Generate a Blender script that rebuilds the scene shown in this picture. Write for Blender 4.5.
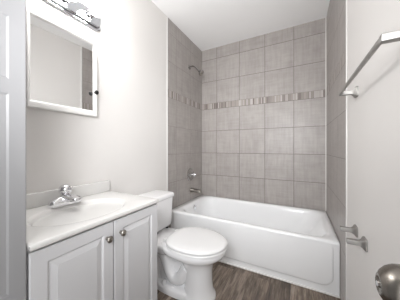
import bpy, bmesh, math, random
from mathutils import Vector, Matrix

# ------------------------------------------------------------------ scene, camera, light
S = bpy.context.scene
for o in list(bpy.data.objects):
    bpy.data.objects.remove(o)
COL = S.collection

W, D, H = 1.524, 2.442, 2.508          # room width, back wall, ceiling
FRONT = -0.34                          # wall with the doorway
CAM = (1.257, 0.0, 1.088)
YAW = 0.4856
F = 186.8

cd = bpy.data.cameras.new('camera')
cam = bpy.data.objects.new('camera', cd)
COL.objects.link(cam)
cam.location = CAM
cam.rotation_euler = (math.pi / 2, 0, YAW)
cd.sensor_fit = 'HORIZONTAL'
cd.sensor_width = 36.0
cd.lens = F / 400 * 36.0
cd.shift_y = -2.1 / 400
cd.clip_start = 0.01
S.camera = cam

wd = bpy.data.worlds.new('world')
S.world = wd
wd.use_nodes = True
wd.node_tree.nodes['Background'].inputs[0].default_value = (0.93, 0.96, 1.0, 1)
wd.node_tree.nodes['Background'].inputs[1].default_value = 0.5

def area(name, loc, rot, sx, sy, power, col):
    l = bpy.data.lights.new(name, 'AREA')
    l.shape = 'RECTANGLE'; l.size = sx; l.size_y = sy; l.energy = power; l.color = col
    o = bpy.data.objects.new(name, l)
    COL.objects.link(o)
    o.location = loc; o.rotation_euler = rot
    return o
# unseen fill light added in the open doorway to brighten the room
area('doorway_fill', (1.05, -0.43, 1.10), (math.radians(90), 0, math.radians(14)), 0.66, 1.9, 9, (0.98, 0.99, 1.0))
# soft fill added over and behind the camera, lifts the back of the room
d_ = Vector((-0.30, 0.93, -0.02))
area('camera_fill', (1.10, -0.17, 1.46), d_.to_track_quat('-Z', 'Y').to_euler(), 0.4, 0.4, 10.8, (0.985, 0.99, 1.0)).data.spread = math.radians(100)
BULB = 82.0

S.view_settings.view_transform = 'Standard'
S.view_settings.look = 'None'
S.view_settings.gamma = 1
S.view_settings.use_curve_mapping = False
S.view_settings.exposure = 0.1
S.cycles.max_bounces = 14
S.cycles.diffuse_bounces = 8
S.cycles.use_denoising = True
S.cycles.sample_clamp_indirect = 6

# ------------------------------------------------------------------ materials
def srgb(r, g, b):
    def f(c):
        c /= 255
        return c / 12.92 if c <= 0.04045 else ((c + 0.055) / 1.055) ** 2.4
    return (f(r), f(g), f(b), 1)

def mat(name, col, rough=0.5, metal=0.0, noise=0.0, nscale=8.0, bump=0.0, bscale=200.0, coat=0.0, spec=0.5, aniso=None):
    m = bpy.data.materials.new(name)
    m.use_nodes = True
    nt = m.node_tree
    b = nt.nodes['Principled BSDF']
    b.inputs['Base Color'].default_value = col
    b.inputs['Roughness'].default_value = rough
    b.inputs['Metallic'].default_value = metal
    b.inputs['Specular IOR Level'].default_value = spec
    b.inputs['Coat Weight'].default_value = coat
    b.inputs['Coat Roughness'].default_value = 0.05
    tc = nt.nodes.new('ShaderNodeTexCoord')
    if noise > 0:
        n = nt.nodes.new('ShaderNodeTexNoise')
        n.inputs['Scale'].default_value = nscale
        n.inputs['Detail'].default_value = 4
        if aniso:
            mp = nt.nodes.new('ShaderNodeMapping')
            mp.inputs['Scale'].default_value = aniso
            nt.links.new(tc.outputs['Object'], mp.inputs['Vector'])
            nt.links.new(mp.outputs[0], n.inputs['Vector'])
        else:
            nt.links.new(tc.outputs['Object'], n.inputs['Vector'])
        r = nt.nodes.new('ShaderNodeValToRGB')
        c = col
        r.color_ramp.elements[0].position = 0.3
        r.color_ramp.elements[1].position = 0.7
        r.color_ramp.elements[0].color = (c[0] * (1 - noise), c[1] * (1 - noise), c[2] * (1 - noise), 1)
        r.color_ramp.elements[1].color = (min(1, c[0] * (1 + noise)), min(1, c[1] * (1 + noise)), min(1, c[2] * (1 + noise)), 1)
        nt.links.new(n.outputs['Fac'], r.inputs['Fac'])
        nt.links.new(r.outputs['Color'], b.inputs['Base Color'])
    if bump > 0:
        n2 = nt.nodes.new('ShaderNodeTexNoise')
        n2.inputs['Scale'].default_value = bscale
        n2.inputs['Detail'].default_value = 2
        nt.links.new(tc.outputs['Object'], n2.inputs['Vector'])
        bp = nt.nodes.new('ShaderNodeBump')
        bp.inputs['Strength'].default_value = bump
        bp.inputs['Distance'].default_value = 0.002
        nt.links.new(n2.outputs['Fac'], bp.inputs['Height'])
        nt.links.new(bp.outputs['Normal'], b.inputs['Normal'])
    return m

class NB:
    """small helper for maths node graphs"""
    def __init__(s, m):
        s.nt = m.node_tree
    def put(s, v, sock):
        if isinstance(v, (int, float)):
            sock.default_value = v
        else:
            s.nt.links.new(v, sock)
    def m(s, op, a, b=0.0, c=None):
        n = s.nt.nodes.new('ShaderNodeMath'); n.operation = op
        s.put(a, n.inputs[0]); s.put(b, n.inputs[1])
        if c is not None: s.put(c, n.inputs[2])
        return n.outputs[0]
    def mix(s, fac, a, b):
        n = s.nt.nodes.new('ShaderNodeMix'); n.data_type = 'RGBA'
        s.put(fac, n.inputs[0])
        for v, k in ((a, 6), (b, 7)):
            if isinstance(v, tuple): n.inputs[k].default_value = v
            else: s.nt.links.new(v, n.inputs[k])
        return n.outputs[2]
    def white(s, x, y=0.0, z=0.0):
        n = s.nt.nodes.new('ShaderNodeTexWhiteNoise'); n.noise_dimensions = '3D'
        s.nt.links.new(s.xyz(x, y, z), n.inputs['Vector'])
        return n.outputs['Value']
    def xyz(s, x, y=0.0, z=0.0):
        n = s.nt.nodes.new('ShaderNodeCombineXYZ')
        for v, k in ((x, 0), (y, 1), (z, 2)): s.put(v, n.inputs[k])
        return n.outputs[0]
    def noise(s, vec, scale, detail=3.0, rough=0.5):
        n = s.nt.nodes.new('ShaderNodeTexNoise')
        n.inputs['Scale'].default_value = scale
        n.inputs['Detail'].default_value = detail
        n.inputs['Roughness'].default_value = rough
        s.nt.links.new(vec, n.inputs['Vector'])
        return n.outputs['Fac']
    def ramp(s, fac, stops):
        n = s.nt.nodes.new('ShaderNodeValToRGB')
        while len(n.color_ramp.elements) < len(stops): n.color_ramp.elements.new(0.5)
        for e, (p, c) in zip(n.color_ramp.elements, stops):
            e.position = p; e.color = c
        s.nt.links.new(fac, n.inputs['Fac'])
        return n.outputs['Color']

def tile_material(name, axis, off, base=(163, 157.5, 154), joint=0.0050, jd=50):
    m = bpy.data.materials.new(name); m.use_nodes = True
    g = NB(m); nt = m.node_tree
    b = nt.nodes['Principled BSDF']
    geo = nt.nodes.new('ShaderNodeNewGeometry')
    sp = nt.nodes.new('ShaderNodeSeparateXYZ')
    nt.links.new(geo.outputs['Position'], sp.inputs[0])
    u = sp.outputs[axis]; z = sp.outputs[2]
    TP, ZP, G = 0.3241, 0.3142, joint
    def line(t):                                   # 1 within half a joint of a multiple of the pitch
        f = g.m('FRACT', t)
        d = g.m('MINIMUM', f, g.m('SUBTRACT', 1.0, f))
        return d
    uu = g.m('DIVIDE', g.m('SUBTRACT', u, off), TP)
    above = g.m('GREATER_THAN', z, 1.7245)
    zl = g.m('DIVIDE', g.m('SUBTRACT', z, 1.644 - 8 * ZP), ZP)
    zu = g.m('DIVIDE', g.m('SUBTRACT', z, 1.7245 - 8 * ZP), ZP)
    zz = g.m('ADD', g.m('MULTIPLY', above, zu), g.m('MULTIPLY', g.m('SUBTRACT', 1.0, above), zl))
    band = g.m('MULTIPLY', g.m('GREATER_THAN', z, 1.646), g.m('LESS_THAN', z, 1.7225))
    vl = g.m('LESS_THAN', g.m('MULTIPLY', line(uu), TP), G / 2)
    hl = g.m('LESS_THAN', g.m('MULTIPLY', line(zz), ZP), G / 2)
    hl = g.m('MULTIPLY', hl, g.m('SUBTRACT', 1.0, band))
    grout = g.m('MAXIMUM', g.m('MULTIPLY', vl, g.m('SUBTRACT', 1.0, band)), hl)
    # tile body: linen-like streaks and clouds, each tile its own tone
    tid = g.white(g.m('FLOOR', uu), g.m('FLOOR', zz), 3.0 + axis)
    shift = g.m('MULTIPLY', tid, 7.0)
    streak = g.noise(g.xyz(g.m('ADD', g.m('MULTIPLY', u, 26.0), shift), g.m('MULTIPLY', z, 2.2), shift), 1.6, 5, 0.6)
    streak2 = g.noise(g.xyz(g.m('MULTIPLY', u, 3.0), g.m('ADD', g.m('MULTIPLY', z, 34.0), shift), shift), 1.5, 4, 0.6)
    cloud = g.noise(g.xyz(u, z, shift), 7.0, 5, 0.6)
    t = g.m('ADD', g.m('MULTIPLY', streak, 0.40), g.m('ADD', g.m('MULTIPLY', streak2, 0.25), g.m('MULTIPLY', cloud, 0.35)))
    t = g.m('ADD', t, g.m('MULTIPLY', g.m('SUBTRACT', tid, 0.5), 0.06))
    lo = srgb(*[c - 13 for c in base]); hi = srgb(*[c + 13 for c in base])
    body = g.ramp(t, [(0.34, lo), (0.66, hi)])
    # mosaic of upright glass and stone sticks
    su = g.m('ADD', g.m('DIVIDE', u, 0.0165), g.m('MULTIPLY', g.noise(g.xyz(g.m('MULTIPLY', u, 1.0), 0.3, 0.0), 18.0, 1), 0.9))
    si = g.m('FLOOR', su)
    sr = g.white(si, 5.0, 1.0 + axis)
    bo = tuple(base)
    stick = g.ramp(sr, [(0.0, srgb(bo[0] - 52, bo[1] - 56, bo[2] - 58)), (0.16, srgb(bo[0] - 30, bo[1] - 32, bo[2] - 33)),
                        (0.36, srgb(bo[0] - 8, bo[1] - 10, bo[2] - 14)), (0.6, srgb(bo[0] + 4, bo[1] + 3, bo[2] + 1)),
                        (0.85, srgb(bo[0] + 14, bo[1] + 14, bo[2] + 14)), (1.0, srgb(bo[0] + 24, bo[1] + 24, bo[2] + 24))])
    sg = g.m('LESS_THAN', line(su), 0.05)
    stick = g.mix(sg, stick, srgb(bo[0] - 8, bo[1] - 8, bo[2] - 8))
    col = g.mix(band, body, stick)
    col = g.mix(grout, col, srgb(bo[0] - jd, bo[1] - jd, bo[2] - jd))
    nt.links.new(col, b.inputs['Base Color'])
    rg = g.m('ADD', 0.40, g.m('MULTIPLY', grout, 0.5))
    nt.links.new(rg, b.inputs['Roughness'])
    bp = nt.nodes.new('ShaderNodeBump')
    bp.inputs['Strength'].default_value = 0.5; bp.inputs['Distance'].default_value = 0.002
    hgt = g.m('ADD', g.m('SUBTRACT', 1.0, grout), g.m('MULTIPLY', streak, 0.12))
    nt.links.new(hgt, bp.inputs['Height'])
    nt.links.new(bp.outputs['Normal'], b.inputs['Normal'])
    return m

def floor_material():
    m = bpy.data.materials.new('wood_plank_vinyl'); m.use_nodes = True
    g = NB(m); nt = m.node_tree
    b = nt.nodes['Principled BSDF']
    geo = nt.nodes.new('ShaderNodeNewGeometry')
    sp = nt.nodes.new('ShaderNodeSeparateXYZ')
    nt.links.new(geo.outputs['Position'], sp.inputs[0])
    x, y = sp.outputs[0], sp.outputs[1]
    PW, PL = 0.152, 0.92
    px = g.m('DIVIDE', g.m('ADD', x, 5.03), PW); pi = g.m('FLOOR', px)
    py = g.m('ADD', g.m('DIVIDE', g.m('ADD', y, 5.0), PL), g.m('MULTIPLY', g.white(pi, 2.0, 0.0), 1.0)); pj = g.m('FLOOR', py)
    r = g.white(pi, pj, 9.0)
    sh = g.m('MULTIPLY', r, 13.0)
    grain = g.noise(g.xyz(g.m('ADD', g.m('MULTIPLY', x, 30.0), sh), g.m('MULTIPLY', y, 3.2), sh), 1.7, 6, 0.65)
    fine = g.noise(g.xyz(g.m('MULTIPLY', x, 160.0), g.m('MULTIPLY', y, 9.0), sh), 1.0, 4, 0.6)
    blot = g.noise(g.xyz(g.m('MULTIPLY', x, 9.0), g.m('MULTIPLY', y, 3.0), sh), 1.5, 4, 0.6)
    t = g.m('ADD', g.m('MULTIPLY', grain, 0.5), g.m('ADD', g.m('MULTIPLY', fine, 0.2), g.m('MULTIPLY', blot, 0.3)))
    t = g.m('ADD', t, g.m('MULTIPLY', g.m('SUBTRACT', r, 0.5), 0.14))
    col = g.ramp(t, [(0.33, srgb(52, 44, 38)), (0.46, srgb(92, 80, 70)), (0.54, srgb(122, 108, 96)), (0.68, srgb(168, 154, 141))])
    def line(v, pitch, w):
        f = g.m('FRACT', v)
        return g.m('LESS_THAN', g.m('MULTIPLY', g.m('MINIMUM', f, g.m('SUBTRACT', 1.0, f)), pitch), w)
    jn = g.m('MAXIMUM', line(px, PW, 0.0009), line(py, PL, 0.0009))
    col = g.mix(jn, col, srgb(58, 50, 44))
    nt.links.new(col, b.inputs['Base Color'])
    b.inputs['Roughness'].default_value = 0.45
    bp = nt.nodes.new('ShaderNodeBump')
    bp.inputs['Strength'].default_value = 0.25; bp.inputs['Distance'].default_value = 0.001
    nt.links.new(g.m('SUBTRACT', grain, jn), bp.inputs['Height'])
    nt.links.new(bp.outputs['Normal'], b.inputs['Normal'])
    return m

PAINT = mat('wall_paint', srgb(222, 219.5, 217), 0.55, noise=0.01, nscale=3, bump=0.12, bscale=90)
CEIL = mat('ceiling_paint', srgb(246, 246, 246), 0.8, noise=0.01, nscale=3, bump=0.1, bscale=120)
TRIM = mat('white_trim', srgb(232, 231, 229), 0.35, noise=0.01)
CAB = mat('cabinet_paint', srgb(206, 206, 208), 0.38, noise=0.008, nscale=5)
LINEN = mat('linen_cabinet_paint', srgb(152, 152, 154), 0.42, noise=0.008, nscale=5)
PORC = mat('porcelain', srgb(236, 236, 237), 0.10, noise=0.004, coat=0.4)
ENAM = mat('tub_enamel', srgb(242, 243, 244), 0.16, noise=0.004, coat=0.3)
SEAT = mat('toilet_seat_plastic', srgb(236, 236, 236), 0.22, noise=0.004)
MARB = mat('cultured_marble', srgb(219, 218, 216), 0.16, noise=0.006, nscale=6, coat=0.3)
CHROME = mat('chrome', (0.82, 0.82, 0.84, 1), 0.10, 1.0, noise=0.03, nscale=4)
NICK = mat('brushed_nickel', (0.40, 0.39, 0.375, 1), 0.50, 1.0, noise=0.05, nscale=30)
DKNICK = mat('aged_nickel', (0.36, 0.34, 0.31, 1), 0.28, 1.0, noise=0.12, nscale=60)
SATIN = mat('satin_nickel', (0.25, 0.23, 0.205, 1), 0.27, 1.0, noise=0.05, nscale=20)
BARM = mat('bar_chrome', (0.60, 0.61, 0.64, 1), 0.07, 1.0, noise=0.03, nscale=6)
SHOWER = mat('shower_chrome', (0.40, 0.39, 0.38, 1), 0.12, 1.0, noise=0.05, nscale=20)
BLACK = mat('black_plastic', srgb(28, 27, 27), 0.3, noise=0.05)
RUBBER = mat('dark_rubber', srgb(35, 35, 36), 0.7, noise=0.05)
MIRR = mat('mirror_glass', (0.90, 0.905, 0.905, 1), 0.015, 1.0, noise=0.002)
CAULK = mat('white_caulk', srgb(226, 224, 221), 0.5, noise=0.02, nscale=30)
T_BACK = tile_material('wall_tile_back', 0, 0.2357)
T_SIDE = tile_material('wall_tile_left', 1, D, joint=0.0034, jd=30)
T_SIDE_R = tile_material('wall_tile_right', 1, D, joint=0.0034, jd=30)
FLOORM = floor_material()

def emit(name, col, strength):
    m = bpy.data.materials.new(name); m.use_nodes = True
    b = m.node_tree.nodes['Principled BSDF']
    b.inputs['Base Color'].default_value = (0.9, 0.9, 0.9, 1)
    b.inputs['Emission Color'].default_value = col
    b.inputs['Emission Strength'].default_value = strength
    return m
BULBM = emit('lit_globe_glass', (1.0, 0.99, 0.975, 1), BULB)

# ------------------------------------------------------------------ mesh helpers
def world_loc(o):
    v = Vector((0, 0, 0))
    while o is not None:
        v = v + o.location; o = o.parent
    return v

def link(name, bm, m, parent=None, smooth=True, origin=None, angle=40):
    bmesh.ops.recalc_face_normals(bm, faces=bm.faces)
    me = bpy.data.meshes.new(name)
    o = bpy.data.objects.new(name, me)
    COL.objects.link(o)
    if parent is not None:
        o.parent = parent
        off = world_loc(parent)
    else:
        off = Vector(origin) if origin else Vector((0, 0, 0))
        o.location = off
    bmesh.ops.translate(bm, verts=bm.verts, vec=-off)
    bm.to_mesh(me); bm.free()
    for mm in (m if isinstance(m, (list, tuple)) else [m]):
        me.materials.append(mm)
    if smooth:
        for p in me.polygons: p.use_smooth = True
        try:
            me.set_sharp_from_angle(angle=math.radians(angle))
        except Exception:
            pass
    return o

def thing(name, loc, label, cat, group=None):
    o = bpy.data.objects.new(name, None)
    o.empty_display_size = 0.05
    COL.objects.link(o)
    o.location = loc
    o['label'] = label; o['category'] = cat
    if group: o['group'] = group
    return o

def tag(o, label, cat, group=None):
    o['label'] = label; o['category'] = cat
    if group: o['group'] = group
    return o

def struct(o):
    o['kind'] = 'structure'
    return o

def BM():
    return bmesh.new()

def box(bm, x0, x1, y0, y1, z0, z1, bev=0.0, seg=2, mi=0):
    r = bmesh.ops.create_cube(bm, size=1.0)
    vs = r['verts']
    for v in vs:
        v.co = Vector(((x0 + x1) / 2 + v.co.x * (x1 - x0), (y0 + y1) / 2 + v.co.y * (y1 - y0), (z0 + z1) / 2 + v.co.z * (z1 - z0)))
    fs = set()
    for v in vs:
        fs.update(v.link_faces)
    for f in fs: f.material_index = mi
    if bev > 0:
        es = set()
        for v in vs: es.update(v.link_edges)
        r = bmesh.ops.bevel(bm, geom=list(es), offset=bev, segments=seg, profile=0.5, affect='EDGES')
        for f in r['faces']: f.material_index = mi

def loft(bm, rings, cap0=True, cap1=True, closed=True):
    vr = [[bm.verts.new(p) for p in ring] for ring in rings]
    n = len(rings[0])
    for a, b in zip(vr[:-1], vr[1:]):
        for i in range(n if closed else n - 1):
            j = (i + 1) % n
            bm.faces.new((a[i], a[j], b[j], b[i]))
    if cap0: bm.faces.new(vr[0])
    if cap1: bm.faces.new(list(reversed(vr[-1])))
    return vr

def axis_frame(d):
    d = Vector(d).normalized()
    up = Vector((0, 0, 1)) if abs(d.z) < 0.95 else Vector((1, 0, 0))
    a = d.cross(up).normalized()
    b = d.cross(a).normalized()
    return d, a, b

def lathe(bm, base, axis, prof, n=32, sa=1.0, sb=1.0):
    """prof: (distance along axis, radius)"""
    base = Vector(base)
    d, a, b = axis_frame(axis)
    rings = []
    for t, r in prof:
        r = max(r, 0.0002)
        rings.append([base + d * t + a * (r * sa * math.cos(2 * math.pi * k / n)) + b * (r * sb * math.sin(2 * math.pi * k / n)) for k in range(n)])
    loft(bm, rings)

def tube(bm, pts, rad, n=16):
    pts = [Vector(p) for p in pts]
    rads = rad if isinstance(rad, (list, tuple)) else [rad] * len(pts)
    rings = []
    ref = None
    for i, p in enumerate(pts):
        d = (pts[min(i + 1, len(pts) - 1)] - pts[max(i - 1, 0)]).normalized()
        if ref is None:
            _, a, b = axis_frame(d)
        else:
            a = (ref - d * ref.dot(d)).normalized(); b = d.cross(a)
        ref = a
        rings.append([p + a * (rads[i] * math.cos(2 * math.pi * k / n)) + b * (rads[i] * math.sin(2 * math.pi * k / n)) for k in range(n)])
    loft(bm, rings)

def spline(pts, n=8):
    pts = [Vector(p) for p in pts]
    out = []
    P = [pts[0]] + pts + [pts[-1]]
    for i in range(1, len(P) - 2):
        p0, p1, p2, p3 = P[i - 1], P[i], P[i + 1], P[i + 2]
        for k in range(n):
            t = k / n
            out.append(0.5 * ((2 * p1) + (p2 - p0) * t + (2 * p0 - 5 * p1 + 4 * p2 - p3) * t * t + (3 * p1 - p0 - 3 * p2 + p3) * t ** 3))
    out.append(pts[-1])
    return out

def rrect(x0, x1, y0, y1, r, z, n=8):
    """rounded rectangle in XY, same point count whatever the radius"""
    r = min(r, (x1 - x0) / 2 - 1e-4, (y1 - y0) / 2 - 1e-4)
    out = []
    for cx, cy, a0 in ((x1 - r, y1 - r, 0), (x0 + r, y1 - r, 90), (x0 + r, y0 + r, 180), (x1 - r, y0 + r, 270)):
        for k in range(n + 1):
            a = math.radians(a0 + 90 * k / n)
            out.append(Vector((cx + r * math.cos(a), cy + r * math.sin(a), z)))
    return out

def egg(xb, xf, yc, hw, z, n=64, wid=0.45, pw_b=2.6, pw_f=2.1):
    """egg outline: back end xb, front tip xf, widest at fraction wid from the back"""
    xm = xb + (xf - xb) * wid
    out = []
    for k in range(n):
        a = 2 * math.pi * k / n
        c, s = math.cos(a), math.sin(a)
        pw = pw_f if c >= 0 else pw_b
        L = (xf - xm) if c >= 0 else (xm - xb)
        out.append(Vector((xm + L * math.copysign(abs(c) ** (2 / pw), c), yc + hw * math.copysign(abs(s) ** (2 / pw), s), z)))
    return out

# ------------------------------------------------------------------ the room
TH = 0.10
HALL = -1.9
TL, TR = 1.628, 1.486                  # where the tile ends on the left and right wall
bm = BM(); box(bm, -TH, 2.3, HALL, D + TH, -TH, 0); struct(link('floor', bm, FLOORM, smooth=False))
bm = BM(); box(bm, -TH, 2.3, HALL, D + TH, H, H + TH); struct(link('ceiling', bm, CEIL, smooth=False))
bm = BM(); box(bm, 0, W, D, D + TH, 0, H); struct(link('wall_back', bm, T_BACK, smooth=False))
TT = 0.008
bm = BM(); box(bm, -TH, -TT, FRONT - 0.1, D + TH, 0, H); box(bm, -TT, 0, FRONT - 0.1, TL - 0.012, 0, H)
box(bm, -TT, 0, TL, D, 0, H, mi=1); struct(link('wall_left', bm, [PAINT, T_SIDE], smooth=False))
bm = BM(); box(bm, W + TT, W + TH, FRONT - 0.1, D + TH, 0, H); box(bm, W, W + TT, FRONT - 0.1, TR - 0.028, 0, H)
box(bm, W, W + TT, TR, D, 0, H, mi=1); struct(link('wall_right', bm, [PAINT, T_SIDE_R], smooth=False))
# white edge trims of the tile and the caulked corner
bm = BM(); box(bm, -TT, 0.004, TL - 0.012, TL, 0, H, 0.002); struct(link('trim_1', bm, TRIM))
bm = BM(); box(bm, W - 0.003, W + TT, TR - 0.028, TR - 0.003, 0, H, 0.002); struct(link('trim_2', bm, TRIM))
bm = BM()
vs = [[Vector((W, D - 0.007, z)), Vector((W - 0.002, D - 0.002, z)), Vector((W - 0.007, D, z)), Vector((W, D, z))] for z in (0.40, H)]
loft(bm, vs); struct(link('trim_3', bm, CAULK, smooth=False))
# front wall with the doorway the camera looks in from
DX0, DX1, DZ = 0.70, 1.432, 2.04
bm = BM()
box(bm, 0, DX0, FRONT - 0.1, FRONT, 0, H); box(bm, DX1, W, FRONT - 0.1, FRONT, 0, H); box(bm, DX0, DX1, FRONT - 0.1, FRONT, DZ, H)
struct(link('wall_front', bm, PAINT, smooth=False))
bm = BM()
for y0, y1 in ((FRONT, FRONT + 0.014), (FRONT - 0.114, FRONT - 0.1)):
    box(bm, DX0 - 0.06, DX0, y0, y1, 0, DZ + 0.06, 0.004); box(bm, DX0, DX1 - 0.001, y0, y1, DZ, DZ + 0.06, 0.004)
struct(link('trim_4', bm, TRIM))
# open door folded back along the right wall
bm = BM()
DF = 1.424                             # door face towards the room
box(bm, DF, DF + 0.035, FRONT + 0.02, 0.392, 0.012, 2.02, 0.002)
door = struct(link('door_1', bm, TRIM, origin=(DF + 0.017, FRONT + 0.02, 0.0)))
bm = BM()
KY, KZ = 0.327, 0.909
lathe(bm, (DF, KY, KZ), (-1, 0, 0), [(0, 0.033), (0.004, 0.033), (0.008, 0.029), (0.012, 0.016), (0.020, 0.013), (0.026, 0.018), (0.033, 0.0245), (0.041, 0.0285),
     (0.049, 0.0295), (0.057, 0.028), (0.064, 0.0245), (0.070, 0.0190), (0.0735, 0.0135), (0.0745, 0.0105), (0.0735, 0.009), (0.0725, 0.0)], 48)
kn = link('door_knob', bm, SATIN, door, angle=60)
bm = BM()
lathe(bm, (DF - 0.0723, KY, KZ), (-1, 0, 0), [(0, 0.004), (0.003, 0.004), (0.0036, 0.0032), (0.0036, 0.0)], 20)
link('lock_button', bm, CHROME, kn)

# ------------------------------------------------------------------ bathtub
RZ = 0.402
tub = thing('bathtub', (W / 2, 2.05, 0), 'white alcove bathtub with a plain panelled apron along the tiled back wall', 'bathtub')
bm = BM()
X0, X1, Y0, Y1 = 0.002, W - 0.002, 1.664, D - 0.002
rings = [
    rrect(X0, X1, Y0 + 0.012, Y1, 0.004, 0.0),
    rrect(X0, X1, Y0 + 0.010, Y1, 0.004, 0.30),
    rrect(X0, X1, Y0 + 0.006, Y1, 0.005, 0.345),
    rrect(X0, X1, Y0, Y1, 0.006, 0.380),
    rrect(X0, X1, Y0, Y1, 0.008, 0.388),
    rrect(X0 + 0.001, X1 - 0.001, Y0 + 0.004, Y1, 0.010, 0.397),
    rrect(X0 + 0.002, X1 - 0.002, Y0 + 0.013, Y1 - 0.001, 0.014, RZ),
    rrect(X0 + 0.070, X1 - 0.030, Y0 + 0.034, Y1 - 0.034, 0.13, RZ + 0.001),
    rrect(X0 + 0.082, X1 - 0.042, Y0 + 0.045, Y1 - 0.046, 0.14, RZ - 0.003),
    rrect(X0 + 0.090, X1 - 0.058, Y0 + 0.054, Y1 - 0.055, 0.15, RZ - 0.014),
    rrect(X0 + 0.095, X1 - 0.078, Y0 + 0.060, Y1 - 0.061, 0.16, RZ - 0.040),
    rrect(X0 + 0.101, X1 - 0.118, Y0 + 0.068, Y1 - 0.069, 0.165, 0.30),
    rrect(X0 + 0.108, X1 - 0.170, Y0 + 0.078, Y1 - 0.079, 0.165, 0.22),
    rrect(X0 + 0.118, X1 - 0.225, Y0 + 0.092, Y1 - 0.093, 0.16, 0.14),
    rrect(X0 + 0.132, X1 - 0.262, Y0 + 0.108, Y1 - 0.109, 0.15, 0.095),
    rrect(X0 + 0.160, X1 - 0.305, Y0 + 0.140, Y1 - 0.141, 0.13, 0.068),
    rrect(X0 + 0.240, X1 - 0.400, Y0 + 0.220, Y1 - 0.210, 0.10, 0.056),
]
loft(bm, rings)
link('basin', bm, ENAM, tub, angle=80)
# apron panel standing proud, rounded at its two lower corners
def apron_outline(inset, y):
    x0, x1, z0, z1, r = 0.050 + inset, 1.484 - inset, 0.058 + inset, 0.372, 0.075 - inset * 0.5
    out = []
    for k in range(13):
        a = math.radians(180 + 90 * k / 12)
        out.append(Vector((x0 + r + r * math.cos(a), y, z0 + r + r * math.sin(a))))
    for k in range(13):
        a = math.radians(270 + 90 * k / 12)
        out.append(Vector((x1 - r + r * math.cos(a), y, z0 + r + r * math.sin(a))))
    out.append(Vector((x1, y, z1))); out.append(Vector((x0, y, z1)))
    return out
bm = BM()
loft(bm, [apron_outline(0.0, 1.690), apron_outline(0.0, 1.674), apron_outline(0.002, 1.669), apron_outline(0.006, 1.666), apron_outline(0.012, 1.6645)])
link('apron_panel', bm, ENAM, tub, angle=60)
bm = BM()
box(bm, 0.002, W - 0.002, 1.661, 1.6775, 0.001, 0.010, 0.003)
link('caulk_line', bm, CAULK, tub)
bm = BM()
ox, oy, oz = 0.096, 2.055, 0.335
lathe(bm, (ox - 0.004, oy, oz), (1, 0, 0.12), [(0, 0.036), (0.005, 0.036), (0.010, 0.032), (0.0125, 0.022), (0.013, 0.0)], 36)
op = link('overflow_plate', bm, CHROME, tub)
bm = BM()
tube(bm, [(ox + 0.006, oy, oz + 0.006), (ox + 0.016, oy, oz + 0.012), (ox + 0.022, oy, oz + 0.026)], [0.005, 0.005, 0.006], 12)
link('trip_lever', bm, CHROME, op)

# ------------------------------------------------------------------ shower fittings
SY = 2.085
sh = thing('shower_fixture', (0, SY, 2.13), 'chrome shower head on a bent arm high on the grey-brown tiled wall', 'shower head')
bm = BM(); lathe(bm, (0, SY, 2.138), (1, 0, 0), [(0, 0.030), (0.003, 0.030), (0.009, 0.024), (0.012, 0.012), (0.0125, 0.0)], 32); link('flange', bm, SHOWER, sh)
bm = BM(); tube(bm, spline([(0.004, SY, 2.138), (0.045, SY, 2.142), (0.080, SY, 2.128), (0.135, SY, 2.072)], 6), 0.0085, 16); link('arm', bm, SHOWER, sh)
bm = BM()
ax = Vector((0.70, 0.0, -0.72)).normalized()
lathe(bm, Vector((0.130, SY, 2.077)), ax, [(0, 0.010), (0.006, 0.014), (0.020, 0.014), (0.026, 0.012), (0.034, 0.018), (0.050, 0.031), (0.060, 0.036), (0.068, 0.037), (0.072, 0.034), (0.073, 0.028)], 36)
hd = link('spray_head', bm, SHOWER, sh)
bm = BM()
lathe(bm, Vector((0.130, SY, 2.077)) + ax * 0.0725, ax, [(0, 0.029), (0.003, 0.028), (0.0035, 0.0)], 32)
link('nozzle_face', bm, DKNICK, hd)

VY, VZ = 2.110, 0.738
sv = thing('shower_valve', (0, VY, VZ), 'round chrome shower valve with a lever knob above the tub spout', 'shower valve')
bm = BM(); lathe(bm, (0, VY, VZ), (1, 0, 0), [(0, 0.084), (0.003, 0.084), (0.007, 0.080), (0.010, 0.060), (0.016, 0.034), (0.020, 0.028), (0.0205, 0.0)], 48); link('escutcheon', bm, mat('valve_plate_chrome', (0.42, 0.41, 0.40, 1), 0.2, 1.0, noise=0.03), sv)
bm = BM()
lathe(bm, (0.018, VY, VZ), (1, 0, 0), [(0, 0.018), (0.016, 0.018), (0.020, 0.021), (0.032, 0.027), (0.050, 0.027), (0.058, 0.022), (0.060, 0.012), (0.0602, 0.0)], 32)
link('knob', bm, CHROME, sv)

PY, PZ = 2.130, 0.530
spt = thing('tub_spout', (0, PY, PZ), 'chrome tub spout under the round shower valve', 'tub spout')
bm = BM()
def sp_ring(x, ry, rzt, rzb, z):
    out = []
    for k in range(28):
        a = 2 * math.pi * k / 28
        s = math.sin(a)
        out.append(Vector((x, PY + ry * math.cos(a), z + (rzt if s > 0 else rzb) * s)))
    return out
loft(bm, [sp_ring(0.0, 0.030, 0.030, 0.030, PZ), sp_ring(0.012, 0.031, 0.031, 0.031, PZ), sp_ring(0.02, 0.027, 0.027, 0.027, PZ), sp_ring(0.07, 0.0255, 0.025, 0.027, PZ - 0.001),
          sp_ring(0.11, 0.025, 0.023, 0.031, PZ - 0.003), sp_ring(0.135, 0.023, 0.019, 0.034, PZ - 0.006), sp_ring(0.146, 0.017, 0.012, 0.030, PZ - 0.010), sp_ring(0.149, 0.008, 0.006, 0.018, PZ - 0.012)])
sb = link('spout_body', bm, DKNICK, spt)
bm = BM(); lathe(bm, (0.118, PY, PZ + 0.018), (0, 0, 1), [(0, 0.004), (0.010, 0.004), (0.011, 0.008), (0.019, 0.008), (0.021, 0.005), (0.0212, 0.0)], 20); link('diverter_knob', bm, CHROME, spt)

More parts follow.
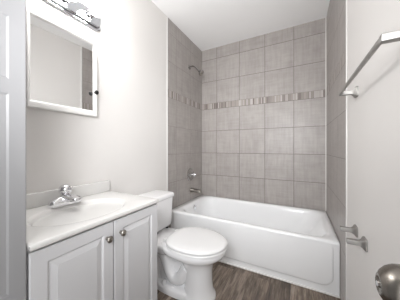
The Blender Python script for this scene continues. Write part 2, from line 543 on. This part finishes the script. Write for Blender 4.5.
# ------------------------------------------------------------------ toilet
TY = 1.225
wc = thing('toilet', (0.40, TY, 0), 'white two-piece toilet with closed lid between the vanity and the bathtub', 'toilet')
bm = BM()
loft(bm, [                                       # pedestal and bowl
    egg(0.47, 0.728, TY, 0.116, 0.0, wid=0.5), egg(0.47, 0.728, TY, 0.116, 0.018, wid=0.5), egg(0.475, 0.722, TY, 0.110, 0.032, wid=0.5),
    egg(0.50, 0.706, TY, 0.097, 0.055, wid=0.5), egg(0.505, 0.701, TY, 0.094, 0.12, wid=0.5), egg(0.50, 0.702, TY, 0.095, 0.20, wid=0.5),
    egg(0.480, 0.712, TY, 0.105, 0.255, wid=0.5), egg(0.44, 0.730, TY, 0.125, 0.285, wid=0.5), egg(0.37, 0.768, TY, 0.158, 0.308, wid=0.48), egg(0.32, 0.790, TY, 0.176, 0.325, wid=0.47),
    egg(0.31, 0.800, TY, 0.183, 0.340, wid=0.46), egg(0.31, 0.801, TY, 0.183, 0.362, wid=0.46), egg(0.315, 0.793, TY, 0.176, 0.371, wid=0.46)])
loft(bm, [egg(0.20, 0.68, TY, 0.116, 0.0, wid=0.5, pw_b=3), egg(0.20, 0.68, TY, 0.116, 0.034, wid=0.5, pw_b=3), egg(0.206, 0.67, TY, 0.110, 0.046, wid=0.5, pw_b=3), egg(0.23, 0.64, TY, 0.085, 0.054, wid=0.5, pw_b=3)])
# rear deck the tank stands on
dk = []
for z, i in ((0.285, 0.03), (0.31, 0.008), (0.35, 0.0), (0.362, 0.002), (0.367, 0.008)):
    dk.append(rrect(0.045 + i, 0.42 - i, TY - 0.150 + i, TY + 0.150 - i, 0.05, z))
loft(bm, dk)
# trapway curling down the flank
for s in (-1, 1):
    tube(bm, spline([(0.53, TY + s * 0.050, 0.21), (0.48, TY + s * 0.052, 0.12), (0.42, TY + s * 0.052, 0.10), (0.37, TY + s * 0.050, 0.15), (0.33, TY + s * 0.048, 0.235), (0.28, TY + s * 0.046, 0.265), (0.24, TY + s * 0.046, 0.21), (0.235, TY + s * 0.046, 0.10), (0.25, TY + s * 0.046, 0.02)], 6),
         [0.046] * 49, 16)
box(bm, 0.23, 0.52, TY - 0.052, TY + 0.052, 0.03, 0.31, 0.02)
link('bowl', bm, PORC, wc, angle=55)
for s in (-1, 1):
    bm = BM(); lathe(bm, (0.345, TY + s * 0.084, 0.045), (0, 0, 1), [(0, 0.019), (0.014, 0.019), (0.024, 0.015), (0.030, 0.008), (0.031, 0.0)], 24)
    link('bolt_cap', bm, PORC, wc)
bm = BM()
loft(bm, [egg(0.385, 0.790, TY, 0.170, 0.3715), egg(0.384, 0.792, TY, 0.172, 0.3755), egg(0.368, 0.812, TY, 0.192, 0.377), egg(0.368, 0.812, TY, 0.192, 0.384), egg(0.374, 0.806, TY, 0.186, 0.388), egg(0.40, 0.78, TY, 0.160, 0.3885)])
link('seat', bm, SEAT, wc, angle=60)
bm = BM()
loft(bm, [egg(0.394, 0.788, TY, 0.168, 0.3915), egg(0.390, 0.790, TY, 0.170, 0.3965), egg(0.366, 0.813, TY, 0.193, 0.3985), egg(0.365, 0.814, TY, 0.194, 0.405), egg(0.371, 0.808, TY, 0.188, 0.4115),
          egg(0.384, 0.792, TY, 0.174, 0.4155), egg(0.42, 0.74, TY, 0.130, 0.418), egg(0.50, 0.64, TY, 0.05, 0.419)])
link('lid', bm, SEAT, wc, angle=60)
for s in (-1, 1):
    bm = BM(); box(bm, 0.338, 0.384, TY + s * 0.075 - 0.022, TY + s * 0.075 + 0.022, 0.366, 0.398, 0.008, 3); link('seat_hinge', bm, SEAT, wc)
bm = BM()
tk = []
for z, dx, dy in ((0.378, 0.030, 0.030), (0.382, 0.016, 0.016), (0.395, 0.010, 0.010), (0.50, 0.005, 0.006), (0.640, 0.0, 0.0)):
    tk.append(rrect(0.022 + dx * 0.3, 0.228 - dx, TY - 0.208 + dy, TY + 0.208 - dy, 0.035, z))
loft(bm, tk)
link('tank', bm, PORC, wc, angle=50)
bm = BM()
ld = []
for z, i in ((0.641, 0.004), (0.645, 0.0), (0.664, 0.0), (0.672, 0.004), (0.677, 0.012), (0.679, 0.03)):
    ld.append(rrect(0.012 + i * 0.5, 0.240 - i, TY - 0.218 + i, TY + 0.218 - i, 0.04, z))
loft(bm, ld)
link('tank_lid', bm, PORC, wc, angle=50)
for dy in (-0.04, 0.10):
    bm = BM(); lathe(bm, (0.205, TY + dy + 0.03, 0.364), (0, 0, 1), [(0, 0.012), (0.016, 0.012), (0.0161, 0.0)], 16); link('tank_bolt', bm, RUBBER, wc)
bm = BM()
lathe(bm, (0.227, TY - 0.15, 0.60), (1, 0, 0), [(0, 0.013), (0.008, 0.012), (0.010, 0.008), (0.0101, 0.0)], 20)
box(bm, 0.236, 0.246, TY - 0.155, TY - 0.085, 0.594, 0.606, 0.004)
link('flush_lever', bm, CHROME, wc)

# ------------------------------------------------------------------ panelled doors (raised field), facing +x
def panel_door(bm, xf, y0, y1, z0, z1, fields, th=0.018, dp=1.0):
    """front face at xf, edges eased, with a moulded raised field in each (y0, y1, z0, z1)"""
    ys = sorted({y0, y1} | {f[0] for f in fields} | {f[1] for f in fields})
    zs = sorted({z0, z1} | {f[2] for f in fields} | {f[3] for f in fields})
    e = 0.003
    def rect(x, a, b, c, d):
        return [bm.verts.new((x, a, c)), bm.verts.new((x, b, c)), bm.verts.new((x, b, d)), bm.verts.new((x, a, d))]
    def strip(A, B):
        for i in range(4):
            j = (i + 1) % 4
            bm.faces.new((A[i], A[j], B[j], B[i]))
    for i in range(len(ys) - 1):
        for k in range(len(zs) - 1):
            cy, cz = (ys[i] + ys[i + 1]) / 2, (zs[k] + zs[k + 1]) / 2
            if any(f[0] < cy < f[1] and f[2] < cz < f[3] for f in fields): continue
            a, b_, c, d = ys[i], ys[i + 1], zs[k], zs[k + 1]
            a2 = a + e if a == y0 else a; b2 = b_ - e if b_ == y1 else b_
            c2 = c + e if c == z0 else c; d2 = d - e if d == z1 else d
            bm.faces.new(rect(xf, a2, b2, c2, d2))
    for (a, b_, c, d) in fields:
        prev = rect(xf, a, b_, c, d)
        for ins, dx in ((0.003, -0.003 * dp), (0.006, -0.0065 * dp), (0.009, -0.0072 * dp), (0.031, -0.0010 * dp), (0.032, 0.0)):
            cur = rect(xf + dx, a + ins, b_ - ins, c + ins, d - ins)
            strip(prev, cur); prev = cur
        bm.faces.new(prev)
    R0 = rect(xf, y0 + e, y1 - e, z0 + e, z1 - e); R1 = rect(xf - e, y0, y1, z0, z1); R2 = rect(xf - th, y0, y1, z0, z1)
    strip(R0, R1); strip(R1, R2); bm.faces.new(R2)
    bmesh.ops.remove_doubles(bm, verts=bm.verts, dist=1e-5)

# ------------------------------------------------------------------ tall linen cabinet at the left
CF = 0.470                             # face of the doors
LY0, LY1 = FRONT + 0.004, 0.276
lin = thing('linen_cabinet', (0.24, (LY0 + LY1) / 2, 0), 'tall pale grey panelled cabinet filling the left edge beside the vanity', 'cabinet')
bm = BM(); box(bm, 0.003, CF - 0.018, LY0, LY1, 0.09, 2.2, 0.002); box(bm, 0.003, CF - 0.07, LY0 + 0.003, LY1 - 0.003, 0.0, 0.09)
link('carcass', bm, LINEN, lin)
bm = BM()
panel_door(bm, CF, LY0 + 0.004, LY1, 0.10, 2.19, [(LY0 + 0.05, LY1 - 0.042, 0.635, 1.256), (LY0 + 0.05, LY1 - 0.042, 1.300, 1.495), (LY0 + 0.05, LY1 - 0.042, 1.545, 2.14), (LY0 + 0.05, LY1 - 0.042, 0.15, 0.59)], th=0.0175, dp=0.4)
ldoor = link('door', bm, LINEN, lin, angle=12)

# ------------------------------------------------------------------ vanity cabinet
VY0, VY1 = 0.281, 0.919
GAP = 0.6035                           # between the two doors
CT = 0.770                             # counter top surface
van = thing('vanity_cabinet', (0.24, (VY0 + VY1) / 2, 0), 'pale grey vanity cabinet with two raised-panel doors under the white sink top', 'cabinet')
bm = BM(); z0_, z1_ = 0.0, CT - 0.0235
box(bm, 0.003, CF - 0.019, VY0, VY0 + 0.016, z0_, z1_, 0.001); box(bm, 0.003, CF - 0.019, VY1 - 0.016, VY1, z0_, z1_, 0.001)
box(bm, 0.003, 0.012, VY0 + 0.016, VY1 - 0.016, z0_, z1_); box(bm, 0.012, CF - 0.019, VY0 + 0.016, VY1 - 0.016, 0.09, 0.105)
box(bm, CF - 0.037, CF - 0.019, VY0 + 0.016, VY1 - 0.016, CT - 0.075, CT - 0.040); box(bm, CF - 0.037, CF - 0.019, GAP - 0.02, GAP + 0.02, 0.105, CT - 0.075)
box(bm, CF - 0.09, CF - 0.075, VY0 + 0.016, VY1 - 0.016, 0.0, 0.09)
link('carcass', bm, CAB, van)
def cab_knob(y, z, parent):
    bm = BM()
    lathe(bm, (CF, y, z), (1, 0, 0), [(0, 0.008), (0.003, 0.008), (0.005, 0.006), (0.012, 0.006), (0.015, 0.010), (0.019, 0.0145), (0.024, 0.0155), (0.028, 0.0140), (0.031, 0.0095), (0.032, 0.0)], 28)
    return link('knob', bm, DKNICK, parent, angle=60)
for y0, y1, ky in ((VY0 + 0.002, GAP - 0.0025, 0.565), (GAP + 0.0025, VY1 - 0.001, 0.640)):
    bm = BM()
    panel_door(bm, CF, y0, y1, 0.105, CT - 0.034, [(y0 + 0.050, y1 - 0.050, 0.155, CT - 0.034 - 0.050)])
    dd = link('door', bm, CAB, van, angle=12)
    cab_knob(ky, 0.668, dd)

# ------------------------------------------------------------------ countertop with integral oval sink
top = thing('sink_top', (0.24, (VY0 + VY1) / 2, CT - 0.022), 'glossy white countertop with an integral oval sink and backsplash', 'sink')
bm = BM()
cx0, cx1, cy0, cy1 = 0.002, 0.484, 0.280, 0.915
scx, scy = 0.268, 0.578
N = 96
def rect_ring(i, z):
    x0, x1, y0, y1 = cx0 + i * 0.0, cx1 - i, cy0 + i, cy1 - i
    out = []
    for k in range(N):
        a = 2 * math.pi * k / N
        c, s = math.cos(a), math.sin(a)
        t = min(((x1 - scx) / c) if c > 1e-9 else ((x0 - scx) / c if c < -1e-9 else 1e9), ((y1 - scy) / s) if s > 1e-9 else ((y0 - scy) / s if s < -1e-9 else 1e9))
        out.append(Vector((scx + c * t, scy + s * t, z)))
    for X in (x0, x1):
        for Y in (y0, y1):
            j = min(range(N), key=lambda q: (out[q].x - X) ** 2 + (out[q].y - Y) ** 2)
            out[j] = Vector((X, Y, z))
    return out
def oval(ax_, ay_, z, dx=0.0):
    return [Vector((scx + dx + ax_ * math.cos(2 * math.pi * k / N), scy + ay_ * math.sin(2 * math.pi * k / N), z)) for k in range(N)]
loft(bm, [rect_ring(0.02, CT - 0.0225), rect_ring(0.003, CT - 0.0225), rect_ring(0.0, CT - 0.019), rect_ring(0.0, CT - 0.006), rect_ring(0.003, CT - 0.001), rect_ring(0.008, CT),
          oval(0.180, 0.232, CT), oval(0.173, 0.225, CT - 0.0015), oval(0.166, 0.217, CT - 0.006), oval(0.158, 0.208, CT - 0.016), oval(0.143, 0.190, CT - 0.045),
          oval(0.120, 0.156, CT - 0.082), oval(0.090, 0.115, CT - 0.110, -0.005), oval(0.055, 0.065, CT - 0.124, -0.01), oval(0.022, 0.022, CT - 0.130, -0.015)])
link('counter', bm, MARB, top, angle=50)
bm = BM(); box(bm, 0.002, 0.021, cy0, cy1 - 0.002, CT + 0.0002, CT + 0.078, 0.004, 3); link('backsplash', bm, MARB, top)
bm = BM(); lathe(bm, (scx - 0.015, scy, CT - 0.1305), (0, 0, 1), [(0, 0.021), (0.003, 0.021), (0.0045, 0.018), (0.003, 0.012), (0.0031, 0.0)], 28); link('drain', bm, CHROME, top)

# ------------------------------------------------------------------ faucet
FX, FY = 0.092, 0.580
fa = thing('faucet', (FX, FY, CT), 'chrome single-handle faucet on the back of the white sink top', 'faucet')
bm = BM()
loft(bm, [rrect(FX - 0.026, FX + 0.026, FY - 0.081, FY + 0.081, 0.024, CT + 0.0005), rrect(FX - 0.027, FX + 0.027, FY - 0.083, FY + 0.083, 0.026, CT + 0.004),
          rrect(FX - 0.026, FX + 0.026, FY - 0.082, FY + 0.082, 0.025, CT + 0.026), rrect(FX - 0.022, FX + 0.022, FY - 0.076, FY + 0.076, 0.021, CT + 0.035),
          rrect(FX - 0.019, FX + 0.019, FY - 0.050, FY + 0.050, 0.020, CT + 0.045), rrect(FX - 0.020, FX + 0.020, FY - 0.034, FY + 0.034, 0.019, CT + 0.052)])
link('base', bm, CHROME, fa, angle=55)
bm = BM()
def spring(x, hw, z0, z1):
    return [Vector((x, FY + hw * math.copysign(abs(math.cos(a)) ** 0.6, math.cos(a)), (z0 + z1) / 2 + (z1 - z0) / 2 * math.copysign(abs(math.sin(a)) ** 0.6, math.sin(a)))) for a in [2 * math.pi * k / 28 for k in range(28)]]
loft(bm, [spring(FX - 0.012, 0.028, CT + 0.020, CT + 0.060), spring(FX + 0.02, 0.027, CT + 0.022, CT + 0.060), spring(FX + 0.06, 0.024, CT + 0.024, CT + 0.057),
          spring(FX + 0.095, 0.021, CT + 0.026, CT + 0.052), spring(FX + 0.115, 0.019, CT + 0.026, CT + 0.049), spring(FX + 0.120, 0.014, CT + 0.030, CT + 0.045)])
link('spout', bm, CHROME, fa, angle=55)
bm = BM()
lathe(bm, (FX - 0.004, FY, CT + 0.050), (0, 0, 1), [(0, 0.024), (0.010, 0.024), (0.012, 0.022), (0.014, 0.025), (0.018, 0.031), (0.034, 0.0325), (0.048, 0.029), (0.057, 0.021), (0.062, 0.010), (0.063, 0.0)], 32)
link('handle', bm, CHROME, fa, angle=55)
bm = BM()
tube(bm, [(FX + 0.012, FY, CT + 0.082), (FX + 0.04, FY, CT + 0.092), (FX + 0.062, FY, CT + 0.098)], [0.007, 0.006, 0.0065], 14)
link('lever', bm, CHROME, fa)
bm = BM()
tube(bm, [(FX - 0.024, FY + 0.035, CT + 0.02), (FX - 0.024, FY + 0.035, CT + 0.062)], 0.003, 10)
lathe(bm, (FX - 0.024, FY + 0.035, CT + 0.060), (0, 0, 1), [(0, 0.003), (0.002, 0.006), (0.009, 0.006), (0.011, 0.003), (0.0111, 0)], 16)
link('drain_pull', bm, CHROME, fa)

# ------------------------------------------------------------------ medicine cabinet with mirror
MX = 0.036
my0, my1, mz0, mz1 = 0.430, 0.800, 1.300, 1.803
mc = thing('medicine_cabinet', (0, (my0 + my1) / 2, mz0), 'white framed mirror cabinet with a black knob above the sink', 'mirror cabinet')
bm = BM(); box(bm, 0.001, 0.018, my0 + 0.008, my1 - 0.008, mz0 + 0.008, mz1 - 0.008, 0.002); link('body', bm, TRIM, mc)
bm = BM()
fl, fr, fb, ft = 0.015, 0.024, 0.038, 0.024
def ring_frame(bm, x0, x1):
    def R(i, x):
        return [Vector((x, my0 + i * fl, mz0 + i * fb)), Vector((x, my1 - i * fr, mz0 + i * fb)), Vector((x, my1 - i * fr, mz1 - i * ft)), Vector((x, my0 + i * fl, mz1 - i * ft))]
    loft(bm, [R(1.0, x0), R(0.0, x0), R(0.0, x1 - 0.006), R(0.12, x1), R(0.62, x1), R(0.90, x1 - 0.006), R(1.0, x1 - 0.009), R(1.0, x0)], cap0=False, cap1=False)
ring_frame(bm, 0.0185, MX)
bmesh.ops.remove_doubles(bm, verts=bm.verts, dist=1e-5)
def ajar(bm):                          # the mirror door stands a little open, hinged on the near side
    for v in bm.verts: v.co.x += (v.co.y - my0) * 0.021
ajar(bm)
fr_ = link('frame', bm, TRIM, mc, angle=30)
bm = BM(); box(bm, 0.0185, MX - 0.011, my0 + fl, my1 - fr, mz0 + fb, mz1 - ft); ajar(bm); link('mirror', bm, MIRR, mc, smooth=False)
bm = BM(); lathe(bm, (MX + 0.007, 0.781, 1.4585), (1, 0, 0), [(0, 0.006), (0.009, 0.005), (0.012, 0.009), (0.017, 0.0135), (0.023, 0.0145), (0.028, 0.011), (0.030, 0.0)], 24)
link('knob', bm, BLACK, mc)

# ------------------------------------------------------------------ vanity light bar
ly0, ly1, lz0, lz1 = 0.385, 0.846, 1.906, 2.026
lt = thing('vanity_light', (0, (ly0 + ly1) / 2, lz0), 'chrome bar with three lit globe bulbs above the mirror cabinet', 'wall light')
bm = BM()
def bar_ring(i, x):
    y0, y1, z0, z1 = ly0 + i, ly1 - i, lz0 + i, lz1 - i
    r = 0.03 - i * 0.4
    return [Vector((x, p.x, p.y)) for p in rrect(y0, y1, z0, z1, r, 0.0)]
loft(bm, [bar_ring(0, 0.0), bar_ring(0, 0.016), bar_ring(0.004, 0.020), bar_ring(0.012, 0.020), bar_ring(0.013, 0.030), bar_ring(0.018, 0.036)])
link('backplate', bm, BARM, lt, angle=30)
for y in (0.455, 0.605, 0.755):
    bm = BM(); lathe(bm, (0.040, y, 1.976), (1, 0, 0), [(0, 0.024), (0.003, 0.024), (0.006, 0.019), (0.022, 0.0185), (0.024, 0.016), (0.0241, 0.0)], 28)
    so = link('socket', bm, CHROME, lt)
    bm = BM()
    pr = [(0.0, 0.013), (0.006, 0.014)] + [(0.047 - 0.040 * math.cos(a), 0.040 * math.sin(a)) for a in [math.radians(22 + 158 * k / 16) for k in range(17)]]
    lathe(bm, (0.0645, y, 1.976), (1, 0, 0), pr, 32)
    link('globe_bulb', bm, BULBM, so)

# ------------------------------------------------------------------ towel bar
bx, bz = 1.459, 1.377
tb = thing('towel_bar', (W, 0.95, bz), 'square nickel towel bar on the white right wall', 'towel bar')
def post(parent, y, z, xt, name='post'):
    bm = BM()
    rr = lambda h, x: [Vector((x, p.x, p.y)) for p in rrect(y - h, y + h, z - h, z + h, h * 0.25, 0)]
    loft(bm, [rr(0.026, W), rr(0.026, W - 0.006), rr(0.024, W - 0.009), rr(0.016, W - 0.015), rr(0.011, W - 0.024), rr(0.0105, xt), rr(0.0095, xt - 0.002)])
    return link(name, bm, NICK, parent, angle=30)
for y in (0.664, 1.232): post(tb, y, bz, bx - 0.008)
bm = BM(); box(bm, bx - 0.0105, bx - 0.0025, 0.664, 1.232, bz - 0.008, bz + 0.008, 0.0012); link('bar', bm, NICK, tb)

# ------------------------------------------------------------------ toilet paper holder
tp = thing('toilet_paper_holder', (W, 1.16, 0.657), 'empty nickel toilet paper holder of two posts low on the right wall', 'paper holder')
for y in (1.087, 1.237): post(tp, y, 0.657, 1.456)
